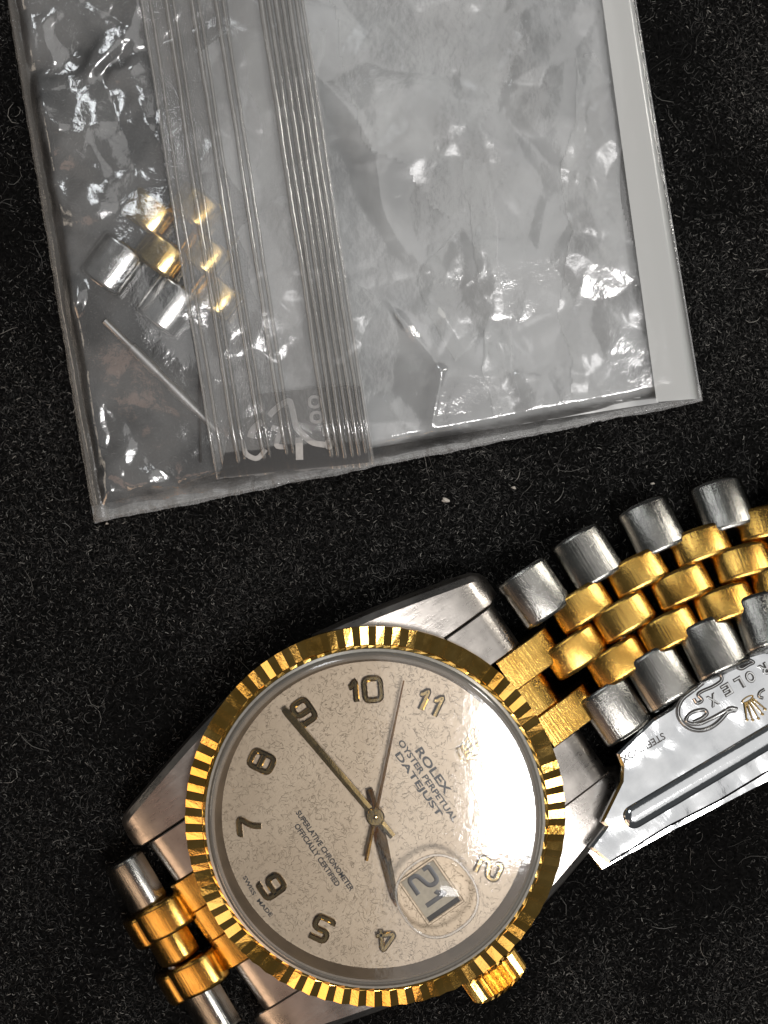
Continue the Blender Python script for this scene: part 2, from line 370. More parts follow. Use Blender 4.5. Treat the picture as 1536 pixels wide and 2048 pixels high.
# lugs
def lug(sx, sy):
    ys = [.45, .8, 1.1, 1.4, 1.65, 1.85, 2.0, 2.1, 2.17, 2.20]
    xo = [1.76, 1.70, 1.635, 1.56, 1.495, 1.44, 1.40, 1.365, 1.31, 1.24]
    zt = [1.0, .99, .97, .94, .905, .86, .81, .76, .68, .60]
    zb = [.45, .42, .40, .38, .36, .36, .37, .40, .44, .48]
    V, F = [], []
    for y, x, t, b in zip(ys, xo, zt, zb):
        xi = 1.01 if y < 2.15 else 1.05
        sec = [(xi, b), (xi, t-.012), (xi+.012, t), (x-.085, t), (x-.02, t-.045), (x, t-.10), (x+.005, b+.05), (x-.03, b)]
        V += [(sx*a, sy*y, c) for a, c in sec]
    m = 8
    for i in range(len(ys)-1):
        for k in range(m): F.append((i*m+k, i*m+(k+1) % m, (i+1)*m+(k+1) % m, (i+1)*m+k))
    F.append(tuple(range(m))); F.append(tuple(reversed(range((len(ys)-1)*m, len(ys)*m))))
    return V, F
for sx in (-1, 1):
    for sy in (-1, 1): solid('lug', lug(sx, sy), M['steel_case'], watch, auto=28)

# fluted bezel
def bezel():
    n = 72; V, F = [], []
    rings = [  # r, z at ridge, r, z at valley
        (1.800, 1.00, 1.800, 1.00), (1.832, 1.03, 1.832, 1.03), (1.832, 1.208, 1.832, 1.168), (1.664, 1.280, 1.664, 1.240), (1.655, 1.276, 1.655, 1.264), (1.630, 1.280, 1.630, 1.276), (1.628, 1.20, 1.628, 1.20)]
    m = len(rings)
    for i in range(2*n):
        a = math.pi*i/n; jit = random.uniform(-.0035, .0035)
        for k, (r1, z1, r2, z2) in enumerate(rings):
            r, z = (r1, z1) if i % 2 == 0 else (r2, z2)
            if 1 < k < 4: z += jit
            V.append((r*math.cos(a), r*math.sin(a), z))
    for i in range(2*n):
        j = (i+1) % (2*n)
        for k in range(m-1): F.append((i*m+k, j*m+k, j*m+k+1, i*m+k+1))
    return V, F
solid('fluted_bezel', bezel(), M['gold_bezel'], watch)
# crystal edge ring, rehaut, dial
V, F = lathe([(1.628, 1.22), (1.626, 1.305), (1.600, 1.318), (1.575, 1.30), (1.570, 1.24)], 144); solid('crystal_gasket', (V, F), M['gasket'], watch, auto=35)
V, F = lathe([(1.570, 1.285), (1.552, 1.275), (1.545, 1.20), (1.485, 1.085)], 144); solid('rehaut_ring', (V, F), M['rehaut'], watch, auto=35)
n = 96; dial = solid('dial', ([(0, 0, 1.09)]+[(1.50*math.cos(2*math.pi*i/n), 1.50*math.sin(2*math.pi*i/n), 1.09) for i in range(n)], [(0, 1+i, 1+(i+1) % n) for i in range(n)]), M['dial'], watch)
ZD = 1.0905
# crystal
cc = Lp(874, 1793, 1.38)
nr, na = 80, 256; V = [(0, 0, 1.362)]; F = []
for i in range(1, nr+1):
    r = 1.53*i/nr; V += [(r*math.cos(2*math.pi*k/na), r*math.sin(2*math.pi*k/na), 1.362-.004*(r/1.53)**2) for k in range(na)]
for i in range(nr):
    for k in range(na):
        k2 = (k+1) % na; f = (0, 1+k, 1+k2) if i == 0 else (1+(i-1)*na+k, 1+i*na+k, 1+i*na+k2, 1+(i-1)*na+k2)
        mx_ = sum(V[q][0] for q in f)/len(f)-cc.x; my_ = sum(V[q][1] for q in f)/len(f)-cc.y
        if (abs(mx_)**2.35+abs(my_/.98)**2.35)**(1/2.35) > .372: F.append(f)      # the date lens is bonded here
cr_o = solid('crystal', (V, F), M['crystal'], watch, smooth=True)
V, F = lathe([(1.53, 1.358), (1.56, 1.352), (1.598, 1.330), (1.606, 1.30)], 128); solid('crystal_bevel', (V, F), M['crystal_edge'], cr_o, smooth=True)
# date lens
cc = Lp(874, 1793, 1.38)
def lens():
    V, F = [], []; nr, na = 9, 56
    for i in range(nr+1):
        t = i/nr
        for k in range(na):
            a = 2*math.pi*k/na; ca, sa = math.cos(a), math.sin(a); e = 2.35
            rr = .375/((abs(ca)**e+abs(sa)**e)**(1/e))
            rad = t if i < nr else 1.0
            z = 1.363+.085*(1-t**2)**.55 if i < nr else 1.360
            V.append((cc.x+rr*ca*rad, cc.y+rr*sa*rad*.98, z))
    for i in range(nr):
        for k in range(na):
            j = (k+1) % na; F.append((i*na+k, i*na+j, (i+1)*na+j, (i+1)*na+k))
    return V, F
solid('date_magnifier', lens(), M['lens'], cr_o, smooth=True)
rim = []
for k in range(56):
    a = 2*math.pi*k/56; ca, sa = math.cos(a), math.sin(a); rr = .378/((abs(ca)**2.35+abs(sa)**2.35)**(1/2.35)); rim.append((cc.x+rr*ca, cc.y+rr*sa*.98))
solid('magnifier_rim', stroke(rim, .030, .022, 1.361, True, .3), M['crystal_edge'], cr_o)

# numerals
DW = .74
GL = {
 '0': [([(0, 0), (0, 1), (DW, 1), (DW, 0)], True)],
 '1': [([(0, .66), (.10, .68), (.30, .98), (.30, 0)], False)],
 '2': [([(0, .72), (0, 1), (DW, 1), (DW, .58), (0, .38), (0, 0), (DW, 0)], False)],
 '4': [([(.56, 0), (.56, 1), (0, .34), (0, .24), (.80, .24)], False)],
 '5': [([(DW, 1), (.02, 1), (.02, .56), (DW, .56), (DW, 0), (0, 0), (0, .16)], False)],
 '6': [([(DW, .82), (DW, 1), (0, 1), (0, 0), (DW, 0), (DW, .56), (0, .56)], False)],
 '7': [([(0, .86), (0, 1), (DW, 1), (DW*.45, .4), (DW*.40, 0)], False)],
 '8': [([(0, 0), (0, 1), (DW, 1), (DW, 0)], True), ([(0.02, .52), (DW-.02, .52)], False)],
 '9': [([(0, .18), (0, 0), (DW, 0), (DW, 1), (0, 1), (0, .44), (DW, .44)], False)],
}
def numeral(txt, h, wd, th, z0):
    parts = []; x = 0.0
    for ch in txt:
        wch = .30 if ch == '1' else DW
        for pts, closed in GL[ch]:
            pp = round_poly([(p[0]+x, p[1]) for p in pts], .24, closed, 4)
            parts.append(stroke([(p[0]*h, p[1]*h) for p in pp], wd, th, z0, closed, ch=.26))
        x += wch+.40
    tot = (x-.40)*h
    V, F = merge(*parts); return [(v[0]-tot/2, v[1]-h/2, v[2]) for v in V], F
for hr, txt in ((1, '1'), (2, '2'), (4, '4'), (5, '5'), (6, '6'), (7, '7'), (8, '8'), (9, '9'), (10, '10'), (11, '11')):
    a = R(90-30*hr); rad = 1.215
    Mx = Matrix.Translation((rad*math.cos(a), rad*math.sin(a), 0)) @ Matrix.Rotation(a-math.pi/2, 4, 'Z')
    solid('hour_numeral', xf(numeral(txt, .212, .056, .046, ZD), Mx), M['gold_hand'], watch)
# crown emblem at twelve
def emblem(s, th):
    parts = []
    for i, (x, hgt) in enumerate(((-.46, .62), (-.25, .86), (0, .98), (.25, .86), (.46, .62))):
        parts.append(stroke([(x*.42*s, -.28*s), (x*s, hgt*.55*s)], .07*s, th, 0, widths=[.12*s, .055*s]))
        cx, cy = x*s, (hgt*.55+.05)*s
        parts.append(prism([(cx+.062*s*math.cos(t*math.pi/4), cy+.062*s*math.sin(t*math.pi/4)) for t in range(8)], 0, th*1.1, th*.3))
    parts.append(stroke([(.27*s*math.cos(t*math.pi/8), (-.36+.09*math.sin(t*math.pi/8))*s) for t in range(16)], .06*s, th, 0, True))
    return merge(*parts)
solid('crown_emblem', xf(emblem(.30, .03), Matrix.Translation((0, 1.13, ZD))), M['gold_hand'], watch)
# dial printing
def dial_text(body, x, y, wd, h, curve=None):
    solid('dial_lettering', xf(text_vf(body, wd, h, .0015), Matrix.Translation((x, y, ZD))), M['ink'], watch)
dial_text('ROLEX', -.03, .705, .52, .085)
dial_text('OYSTER PERPETUAL', 0.02, .605, .95, .062)
dial_text('DATEJUST', 0.0, .505, .74, .082)
dial_text('SUPERLATIVE CHRONOMETER', 0.01, -.60, .93, .056)
dial_text('OFFICIALLY CERTIFIED', 0.0, -.685, .72, .056)
for s, word in ((-1, 'SWISS'), (1, 'MADE')):
    a = R(-90+s*5.4)
    solid('dial_lettering', xf(text_vf(word, .205, .042, .0015), Matrix.Translation((1.40*math.cos(a), 1.40*math.sin(a), ZD)) @ Matrix.Rotation(a+math.pi/2, 4, 'Z')), M['ink'], watch)
# date window
dc = Lp(862, 1783, 1.10)
def rect(cx, cy, sx, sy): return [(cx-sx/2, cy-sy/2), (cx+sx/2, cy-sy/2), (cx+sx/2, cy+sy/2), (cx-sx/2, cy+sy/2)]
df_ = solid('date_window', stroke(rect(dc.x, dc.y, .50, .40), .03, .010, ZD, True), M['dial'], watch)
M['date'] = simple('date_disc_cream', (.46, .39, .28), .45)
solid('date_disc', prism(rect(dc.x, dc.y, .47, .37), ZD, ZD+.003), M['date'], df_)
solid('date_window_edge', prism(rect(dc.x+.215, dc.y, .06, .36), ZD+.003, ZD+.005), M['dark'], df_)  # flat dark strip laid along one side of the date disc
V2 = numeral('2', .235, .046, .002, 0); V1 = numeral('1', .235, .046, .002, 0)
solid('date_digit', xf(V2, Matrix.Translation((dc.x-.13, dc.y, ZD+.0032))), M['date_ink'], df_)
solid('date_digit', xf(V1, Matrix.Translation((dc.x+.055, dc.y, ZD+.0032))), M['date_ink'], df_)
# hands (angles in picture degrees)
def hand(name, deg, prof, z, th, mat, fl=.3):
    """prof: (dist, halfwidth) with a raised centre ridge"""
    V, F = [], []
    for d, hw in prof: V += [(d, -hw, z), (d, -hw, z+th*fl), (d, 0, z+th), (d, hw, z+th*fl), (d, hw, z)]
    m = 5
    for i in range(len(prof)-1):
        for k in range(m): F.append((i*m+k, i*m+(k+1) % m, (i+1)*m+(k+1) % m, (i+1)*m+k))
    F += [tuple(range(m)), tuple(reversed(range((len(prof)-1)*m, len(prof)*m)))]
    return solid(name, xf((V, F), Matrix.Rotation(R(deg)-RZ, 4, 'Z')), mat, watch)
hand('hour_hand', -77.0, [(-.26, .035), (0, .045), (.25, .062), (.80, .040), (.90, .010)], 1.135, .035, M['gold_hand'], .35)
hand('minute_hand', 130.5, [(-.26, .032), (0, .038), (1.30, .034), (1.36, .028)], 1.165, .022, M['gold_hand'], .97)
hand('second_hand', 78.2, [(-.43, .020), (-.05, .018), (.1, .016), (1.34, .008)], 1.205, .020, M['gold_bezel'], .2)
V, F = lathe([(0, 1.246), (.016, 1.244), (.024, 1.232), (.078, 1.232), (.090, 1.222), (.092, 1.12)], 32); hub = solid('hand_hub', (V, F), M['gold_hand'], watch, auto=30)

# winding crown with grip ridges
def crown():
    n = 24; V, F = [], []; cx, cz = 0.02, .66
    secs = [(1.78, .20, .20), (1.90, .20, .20), (1.90, .285, .27), (1.93, .318, .268), (2.14, .318, .268), (2.17, .285, .265), (2.185, .24, .24), (2.195, .01, .01)]
    for x, ro, ri in secs:
        for i in range(2*n):
            a = math.pi*i/n; r = ro if i % 2 == 0 else ri
            V.append((x, cx+r*math.cos(a), cz+r*math.sin(a)))
    for s in range(len(secs)-1):
        for i in range(2*n):
            j = (i+1) % (2*n); F.append((s*2*n+i, s*2*n+j, (s+1)*2*n+j, (s+1)*2*n+i))
    return V, F
solid('winding_crown', crown(), M['gold_bezel'], watch)

# end links (both ends): three gold columns between two steel shoulders
def end_piece(x0, x1, sy, yend, mat, name, zt=.975):
    prof = [(yend-.62, .5), (yend-.62, zt+.02), (yend-.20, zt-.065), (yend-.10, zt-.10), (yend-.035, zt-.155), (yend, zt-.25), (yend-.01, .45)]
    V, F = [], []; m = len(prof); b = .008
    for x, ins in ((x0, b), (x0+b, 0), (x1-b, 0), (x1, b)):
        V += [(x, sy*y, z-ins) for y, z in prof]
    for i in range(3):
        for k in range(m): F.append((i*m+k, i*m+(k+1) % m, (i+1)*m+(k+1) % m, (i+1)*m+k))
    F += [tuple(range(m)), tuple(reversed(range(3*m, 4*m)))]
    solid(name, (V, F), mat, watch, auto=30)
for sy in (1, -1):
    ys = (2.10, 2.42, 2.14, 2.42, 2.10) if sy == 1 else (2.04, 2.12, 2.12, 2.12, 2.04)
    for (x0, x1), ye, mt in zip(((-1.0, -.535), (-.53, -.196), (-.192, .136), (.140, .47), (.475, 1.0)), ys, ('steel_case', 'gold', 'gold', 'gold', 'steel_case')):
        end_piece(x0, x1, sy, ye, M[mt], 'gold_end_link' if mt == 'gold' else 'steel_end_link')

# bracelet barrels
def barrel(Ln, W, up, dn):
    V, F = [], []; na = 14
    ring = [(W/2*math.cos(math.pi*i/na), up*math.sin(math.pi*i/na)**.72) for i in range(na+1)] + [(-W/2*.92, -dn), (W/2*.92, -dn)]
    m = len(ring)
    for x, s in ((-Ln/2, .90), (-Ln/2+.02, .985), (-Ln/2+.045, 1.0), (Ln/2-.045, 1.0), (Ln/2-.02, .985), (Ln/2, .90)):
        V += [(x, a*s, b*s) for a, b in ring]
    for i in range(5):
        for k in range(m): F.append((i*m+k, i*m+(k+1) % m, (i+1)*m+(k+1) % m, (i+1)*m+k))
    F += [tuple(range(m)), tuple(reversed(range(5*m, 6*m)))]
    return V, F
BAR = {}
def barrel_mesh(kind, Ln, W, up, dn, mat):
    me = bpy.data.meshes.new(kind); v, f = barrel(Ln, W, up, dn); me.from_pydata(v, [], f); fix_normals(me)
    me.materials.append(mat); me.polygons.foreach_set('use_smooth', [True]*len(me.polygons)); me.set_sharp_from_angle(angle=R(50)); BAR[kind] = me
barrel_mesh('steel_link', .54, .56, .175, .10, M['steel'])
barrel_mesh('gold_link', .332, .60, .175, .10, M['gold'])
def put(kind, pos, axis, tang, parent=watch, inv=WI):
    x = axis.normalized(); z = x.cross(tang).normalized(); 
    if z.z < 0: z = -z
    y = z.cross(x)
    Mt = Matrix((( x.x, y.x, z.x, pos.x), (x.y, y.y, z.y, pos.y), (x.z, y.z, z.z, pos.z), (0, 0, 0, 1)))
    o = bpy.data.objects.new(kind, BAR[kind]); COL.objects.link(o); o.parent = parent; o.matrix_local = inv @ Mt
    return o
def pin(p, q, parent=watch, inv=WI, r=.035):
    solid('link_pin', xf(tube(p, q, r, 8), inv), M['steel_polish'], parent, auto=40)
Upx = [(1070, 1187, .72), (1175, 1118, .60), (1304, 1060, .50), (1445, 1018, .42), (1590, 985, .36)]
Lpx = [(1230, 1420, .80), (1322, 1354, .84), (1426, 1296, .88), (1530, 1246, .90), (1632, 1205, .92)]
U = [P(*a) for a in Upx]; Lo = [P(*a) for a in Lpx]
def at(arr, t):
    i = min(max(int(math.floor(t)), 0), len(arr)-2); return arr[i].lerp(arr[i+1], t-i)
def row(t, arrU, arrL):
    u, l = at(arrU, t), at(arrL, t); e = .25
    tg = (at(arrU, t+e)+at(arrL, t+e)-at(arrU, t-e)-at(arrL, t-e)); return u, l, tg
for k in range(5):
    u, l, tg = row(k, U, Lo); ax = l-u
    put('steel_link', u, ax, tg); put('steel_link', l, ax, tg); put('gold_link', (u+l)/2, ax, tg)
    if k < 4:
        u, l, tg = row(k+.5, U, Lo); ax = l-u; c = (u+l)/2; d = ax.normalized()
        put('gold_link', c-d*.325, ax, tg); put('gold_link', c+d*.325, ax, tg)
        t2 = tg.normalized()*.17
        pin(c-d*.70-t2, c+d*.70-t2); pin(c-d*.70+t2, c+d*.70+t2)
# six o'clock side: drops steeply
u, l = P(272, 1764, .52), P(419, 2013, .55); ax = l-u; d = ax.normalized()
out_ = Vector((-math.sin(math.atan2(d.y, d.x))*-1, math.cos(math.atan2(d.y, d.x))*-1, 0)).normalized()
if out_.x > 0: out_ = -out_
tg = (out_*.62+Vector((0, 0, -.78))).normalized()
put('steel_link', u, ax, tg); put('steel_link', l, ax, tg); put('gold_link', (u+l)/2, ax, tg)
cA = (P(331, 1839, .70)+P(395, 1941, .70))/2; tgA = (out_*.85+Vector((0, 0, -.5))).normalized()
put('gold_link', cA-d*.325, ax, tgA); put('gold_link', cA+d*.325, ax, tgA)
cB = (P(291, 1858, .28)+P(356, 1962, .28))/2; tgB = (out_*.35+Vector((0, 0, -.93))).normalized()
put('gold_link', cB-d*.325, ax, tgB); put('gold_link', cB+d*.325, ax, tgB)
pin(cB-d*.7+tgB*-.15, cB+d*.7+tgB*-.15)

# folding clasp blades
ZB = .94
def pxpoly(pts, z): return [tuple((WI @ P(a, b, z))[:2]) for a, b in pts]
blade_px = [(1231, 1506), (1305, 1438), (1345, 1415), (1365, 1392), (1392, 1376), (1405, 1368), (1432, 1345), (1452, 1325), (1500, 1312), (1560, 1290), (1640, 1250), (1680, 1470),
            (1536, 1548), (1440, 1602), (1330, 1654), (1212, 1722), (1172, 1690), (1206, 1648), (1196, 1640), (1238, 1560), (1240, 1530)]
blade = solid('clasp_blade', prism(pxpoly(blade_px, ZB), ZB-.09, ZB, .026), M['blade'], watch)
under_px = [(1190, 1660), (1166, 1694), (1204, 1741), (1332, 1670), (1440, 1614), (1536, 1564), (1690, 1488), (1690, 1420), (1250, 1600)]
under = solid('clasp_under_blade', prism(pxpoly(under_px, ZB-.30), ZB-.37, ZB-.30, .012), M['blade'], watch)
# stiffening rib on the blade
def ribmesh(pa, pb, r, h, z):
    a, b = Vector((*pa, z)), Vector((*pb, z)); d = (b-a).normalized(); nrm = Vector((-d.y, d.x, 0)); V, F = [], []; ns, na = 12, 12
    stations = [(-(1-i/6)*r if i < 6 else 0, math.sqrt(max(1-((1-i/6) if i < 6 else 0)**2, .0004))) for i in range(7)] + [((b-a).length, 1.0)]
    for s, k in stations:
        for j in range(na+1):
            t = math.pi*j/na; V.append(a+d*s+nrm*math.cos(t)*r*k+Vector((0, 0, math.sin(t)*h*k)))
    m = na+1
    for i in range(len(stations)-1):
        for j in range(na): F.append((i*m+j, i*m+j+1, (i+1)*m+j+1, (i+1)*m+j))
    return V, F
ra, rb = pxpoly([(1263, 1630), (1640, 1421)], ZB)
solid('stiffening_rib', ribmesh(ra, rb, .115, .06, ZB-.004), M['steel_polish'], blade, smooth=True)
# stamped lettering and scroll work (read from the other side: turned half round)
M['stamp'] = metal('stamped_steel', (.62, .62, .61), .16, .05, (9, 9, 9), .001)
M['stamp_shade'] = simple('stamp_shade_metal', (.045, .04, .035), .35, .4)  # dark colour painted in for the shading at the stamped edges
bang = math.atan2(-(1421-1630), 1640-1263)
def stamp_text(body, px, py, wd, h, mat='stamp', ex=.02):
    c = WI @ P(px, py, ZB); rot = bang-RZ+math.pi
    for grow, m_, e_ in ((1.0, 'stamp_shade', .004), (.93, mat, ex)):
        vf = text_vf(body, wd*(1 if grow == 1 else .86), h*(1 if grow == 1 else .86), e_, .065 if grow == 1 else -.005)
        solid('stamped_lettering', xf(vf, Matrix.Translation((c.x, c.y, ZB+.0005)) @ Matrix.Rotation(rot, 4, 'Z')), M[m_], blade)
for ch, px_, py_ in (('X', 1429, 1401), ('E', 1458, 1380), ('L', 1484, 1367), ('O', 1507, 1355), ('R', 1536, 1340)):
    stamp_text(ch, px_, py_, .098 if ch != 'L' else .085, .125)
c = WI @ P(1284, 1495, ZB)
solid('stamped_lettering', xf(text_vf('STEELINOX', .49, .070, .004, .01), Matrix.Translation((c.x, c.y, ZB+.001)) @ Matrix.Rotation(bang-RZ+math.pi, 4, 'Z')), M['stamp_shade'], blade)
c = WI @ P(1508, 1414, ZB)
solid('stamped_emblem', xf(emblem(.23, .02), Matrix.Translation((c.x, c.y, ZB)) @ Matrix.Rotation(bang-RZ+math.pi, 4, 'Z')), M['gold_hand'], blade)
def scroll(pts, wd, parent=blade):
    pp = [(1230+a/5.02, 1300+b/5.02) for a, b in pts]
    pl = round_poly(pxpoly(pp, ZB), .06, False, 4)
    solid('scroll_shade', stroke(pl, wd*2.1, .003, ZB+.0005), M['stamp_shade'], parent)
    solid('scroll_line', stroke(pl, wd, .016, ZB+.001, ch=.35), M['stamp'], parent)
scroll([(900, 330), (780, 420), (680, 490), (630, 590), (640, 690), (720, 780), (840, 815), (960, 790), (1060, 720), (1150, 620), (1240, 610)], .022)
scroll([(1250, 600), (1180, 580), (1080, 640), (960, 700), (860, 745), (760, 745), (705, 715), (740, 650), (820, 610), (910, 600), (940, 640), (880, 690), (790, 725)], .020)
scroll([(800, 490), (830, 545), (900, 510), (830, 450), (900, 410), (1010, 370), (1100, 310), (1090, 250), (1000, 270)], .018)
scroll([(1240, 170), (1300, 200), (1380, 150), (1440, 130), (1340, 85), (1230, 110)], .018)
scroll([(1536, 400), (1480, 430), (1470, 480), (1520, 490)], .016)

pv_ = WI @ P(1400, 1500, ZB); td = (WI.to_3x3() @ Vector((.7, .7, 0))).normalized()
TM = Matrix.Translation(pv_) @ Matrix.Rotation(R(8.3), 4, Vector((0, 0, 1)).cross(td)) @ Matrix.Translation(-pv_)
blade.matrix_local = TM

# ================================================================== zip bag
BL, BR, TR, TL = P(192, 1040, .03), P(1403, 800, .03), P(1248, -140, .03), P(-6, -140, .03)
bag = empty('zip_bag', (BL+BR+TR+TL)/4)
tag(bag, 'small crinkled clear plastic zip bag holding spare watch links, lying on black felt', 'plastic bag')
BI = Matrix.Translation(-(BL+BR+TR+TL)/4)
def quad(u, v): return (BL*(1-u)+BR*u)*(1-v)+(TL*(1-u)+TR*u)*v
def sstep(a, b, x):
    t = min(max((x-a)/(b-a), 0), 1); return t*t*(3-2*t)
def nz(x, y, s, k=0): return noise.noise(Vector((x*s+k*7.3, y*s-k*3.1, k*1.7)))
def ridge(x, y, s, k=0):
    wx = x+.35*nz(x, y, s*.8, k+11); wy = y+.35*nz(x, y, s*.8, k+12)
    return 1-abs(nz(wx, wy, s, k))*2.2
def crumple(x, y, s, k=0):
    d, p = noise.voronoi(Vector((x*s+.5*nz(x, y, s, k+3), y*s+.5*nz(x, y, s, k+4), k*2.3)), distance_metric='DISTANCE')
    return d[1]-d[0]
def inv_px(p): return (p.x*FPX/(H-p.z)+768, -p.y*FPX/(H-p.z)+1024)
def seg_d(px, py, a, b):
    ax, ay = a; bx, by = b; dx, dy = bx-ax, by-ay; t = max(0, min(1, ((px-ax)*dx+(py-ay)*dy)/(dx*dx+dy*dy)))
    return math.hypot(px-ax-dx*t, py-ay-dy*t)
def grid_film(name, zf, mat, nu, nv, uf=None, quadf=quad, parent=bag, smooth=True, mask=None):
    V, F = [], []; keep = {}
    for j in range(nv+1):
        for i in range(nu+1):
            p = quadf(i/nu, j/nv); V.append(BI @ Vector((p.x, p.y, zf(i/nu, j/nv, p))))
    for j in range(nv):
        for i in range(nu):
            if mask and not mask((i+.5)/nu, (j+.5)/nv, quadf((i+.5)/nu, (j+.5)/nv)): continue
            F.append((j*(nu+1)+i, j*(nu+1)+i+1, (j+1)*(nu+1)+i+1, (j+1)*(nu+1)+i))
    o = mesh_obj(name, V, F, mat, parent, smooth=smooth)
    bm = bmesh.new(); bm.from_mesh(o.data); bmesh.ops.delete(bm, geom=[v for v in bm.verts if not v.link_faces], context='VERTS'); bm.to_mesh(o.data); bm.free()
    return o
def z_back(u, v, p):
    return .045+.012*nz(p.x, p.y, 1.2, 1)
grid_film('back_film', z_back, M['back_film'], 60, 60)
def z_front(u, v, p):
    e = min(u/.035, (1-u)/.05, v/.045, 1); e = sstep(0, 1, e)
    px, py = inv_px(p); x, y = p.x, p.y
    left = 1-sstep(.18, .46, u)
    bump = .20*math.exp(-(((px-330)/190)**2+((py-540)/210)**2)**1.5)
    pinr = .12*math.exp(-(seg_d(px, py, (208, 640), (415, 845))/95)**2)
    z = .14 + .05*nz(x, y, .5, 2)
    ampL = .22*crumple(x, y, .65, 1) + .05*crumple(x, y, 1.7, 2) + .022*crumple(x, y, 3.4, 9) + .05*ridge(x, y, .7, 3) + .018*ridge(x, y, 2.3, 10) + .006*nz(x, y, 5, 4)
    ampR = .07+.06*ridge(x, y, .45, 5) + .05*crumple(x, y, .6, 6) + .03*crumple(x, y, 1.35, 26) + .018*ridge(x*1.3, y*.6, 1.0, 7) + .006*nz(x, y, 3.2, 8)
    z += left*ampL*(1-.85*min(1, bump/.15))*(1-.8*pinr/.12) + (1-left)*ampR
    z += .06*math.exp(-(seg_d(px, py, (772, 605), (882, 745))/(8+14*nz(x,y,2.5,51)**2)))*(.6+.8*nz(x,y,3,52)) + .03*math.exp(-(seg_d(px, py, (882, 745), (1120, 762))/9))*(.5+nz(x,y,2,53)) + .03*math.exp(-(seg_d(px, py, (882, 745), (862, 850))/9))
    for fx, fy, ra_, rb_, an in ((172, 215, 46, 78, -.25), (165, 402, 62, 46, .3), (212, 112, 20, 52, .65), (150, 600, 30, 40, .2), (480, 640, 40, 60, .3)):
        ca, sa = math.cos(an), math.sin(an); dx, dy = px-fx, py-fy; a_, b_ = dx*ca+dy*sa, -dx*sa+dy*ca
        wn = math.exp(-(((a_/ra_)**2+(b_/rb_)**2)**2)); c0 = P(fx, fy, .2)
        z = z*(1-wn*.8)+wn*.8*(.26-.19*(y-c0.y)+.05*(x-c0.x)+.02*crumple(x, y, 2.6, 12))
    z = max(z, .08+.17*(1-left))+bump+pinr
    return .05+e*(z-.05)+.003
grid_film('front_film', z_front, M['film'], 300, 260)
# milky inner film: crumpled sheet inside
def q_in(u, v):
    l0, l1 = P(560, 925, .09), P(440, -140, .09)
    r0, r1 = P(1312, 806, .09), P(1215, -140, .09)
    p = (l0*(1-u)+r0*u)*(1-v)+(l1*(1-u)+r1*u)*v
    # wavy right border
    k = u**6; p.x += k*(.10*math.sin(v*9+1)+.10*nz(0, v*6, 1.0, 21)-.10)
    return p
def z_in(u, v, p):
    x, y = p.x, p.y
    return .10+.05*ridge(x, y, .7, 14)+.07*crumple(x, y, .9, 15)+.025*crumple(x, y, 2.1, 18)+.012*nz(x, y, 2.5, 16)
grid_film('inner_film', z_in, M['milky'], 150, 200, quadf=q_in)
# folded-over pieces of the inner film, with sharp overlapping borders
def inpoly(x, y, poly):
    c = False; n = len(poly)
    for i in range(n):
        x0, y0 = poly[i]; x1, y1 = poly[i-1]
        if (y0 > y) != (y1 > y) and x < (x1-x0)*(y-y0)/(y1-y0)+x0: c = not c
    return c
M['milky_fold'] = sheet('milky_folded_film', haze=.42, hazecol=(.92, .93, .92), hz_noise=(1.6, .30, .52), ior=1.5, rough=.2, bump=.006, bscale=5, refl=1.2, transl=.15)
folds = [
 [(1150, 120), (1185, 108), (1215, 160), (1228, 300), (1250, 430), (1288, 560), (1308, 660), (1308, 792), (1225, 800), (1150, 800), (1118, 640), (1135, 480), (1120, 330), (1160, 240)],
 [(925, 320), (985, 335), (1000, 560), (1042, 820), (985, 838), (960, 640)],
 [(640, -60), (1000, -60), (1050, 90), (960, 250), (1010, 360), (900, 440), (800, 330), (720, 280), (690, 120)],
 [(640, 520), (760, 600), (700, 760), (655, 700)],
 [(830, 560), (905, 470), (1000, 640), (905, 730)],
 [(560, 90), (640, 60), (650, 300), (580, 340), (545, 250)],
 [(470, 470), (560, 400), (640, 360), (655, 560), (590, 660), (520, 610)],  # this and the next piece: pale patches standing in for bright reflections
 [(400, 100), (470, 60), (520, 260), (500, 400), (440, 330)],
]
for fi, poly in enumerate(folds):
    def fq(u, v, poly=poly):
        xs = [p[0] for p in poly]; ys = [p[1] for p in poly]
        return P(min(xs)-20+(max(xs)-min(xs)+40)*u, min(ys)-20+(max(ys)-min(ys)+40)*v, .12)
    def fm(u, v, p, poly=poly, fi=fi):
        a, b = inv_px(Vector((p.x, p.y, .12))); return inpoly(a+14*nz(p.x, p.y, 2.2, 60+fi)+5*nz(p.x, p.y, 7, 61+fi), b+14*nz(p.x, p.y, 2.2, 70+fi)+5*nz(p.x, p.y, 7, 71+fi), poly)
    grid_film('inner_fold_or_glare', lambda u, v, p, fi=fi: z_in(u, v, p)+.018+.03*crumple(p.x, p.y, 1.8, 80+fi)+.02*ridge(p.x, p.y, 2.0, 90+fi), M['milky_fold'], 70, 130 if fi == 0 else 80, quadf=fq, mask=fm)
# flat folded strip along the right edge
def q_fold(u, v):
    l0, l1 = P(1308, 806, .2), P(1180, -140, .2); r0, r1 = P(1404, 798, .2), P(1250, -140, .2)
    return (l0*(1-u)+r0*u)*(1-v)+(l1*(1-u)+r1*u)*v
def z_fold(u, v, p): return .37-.28*max(0, (u-.72)/.28)**2 + .006*nz(p.x, p.y, 1.0, 17)
grid_film('folded_edge', z_fold, M['fold'], 16, 80, quadf=q_fold)
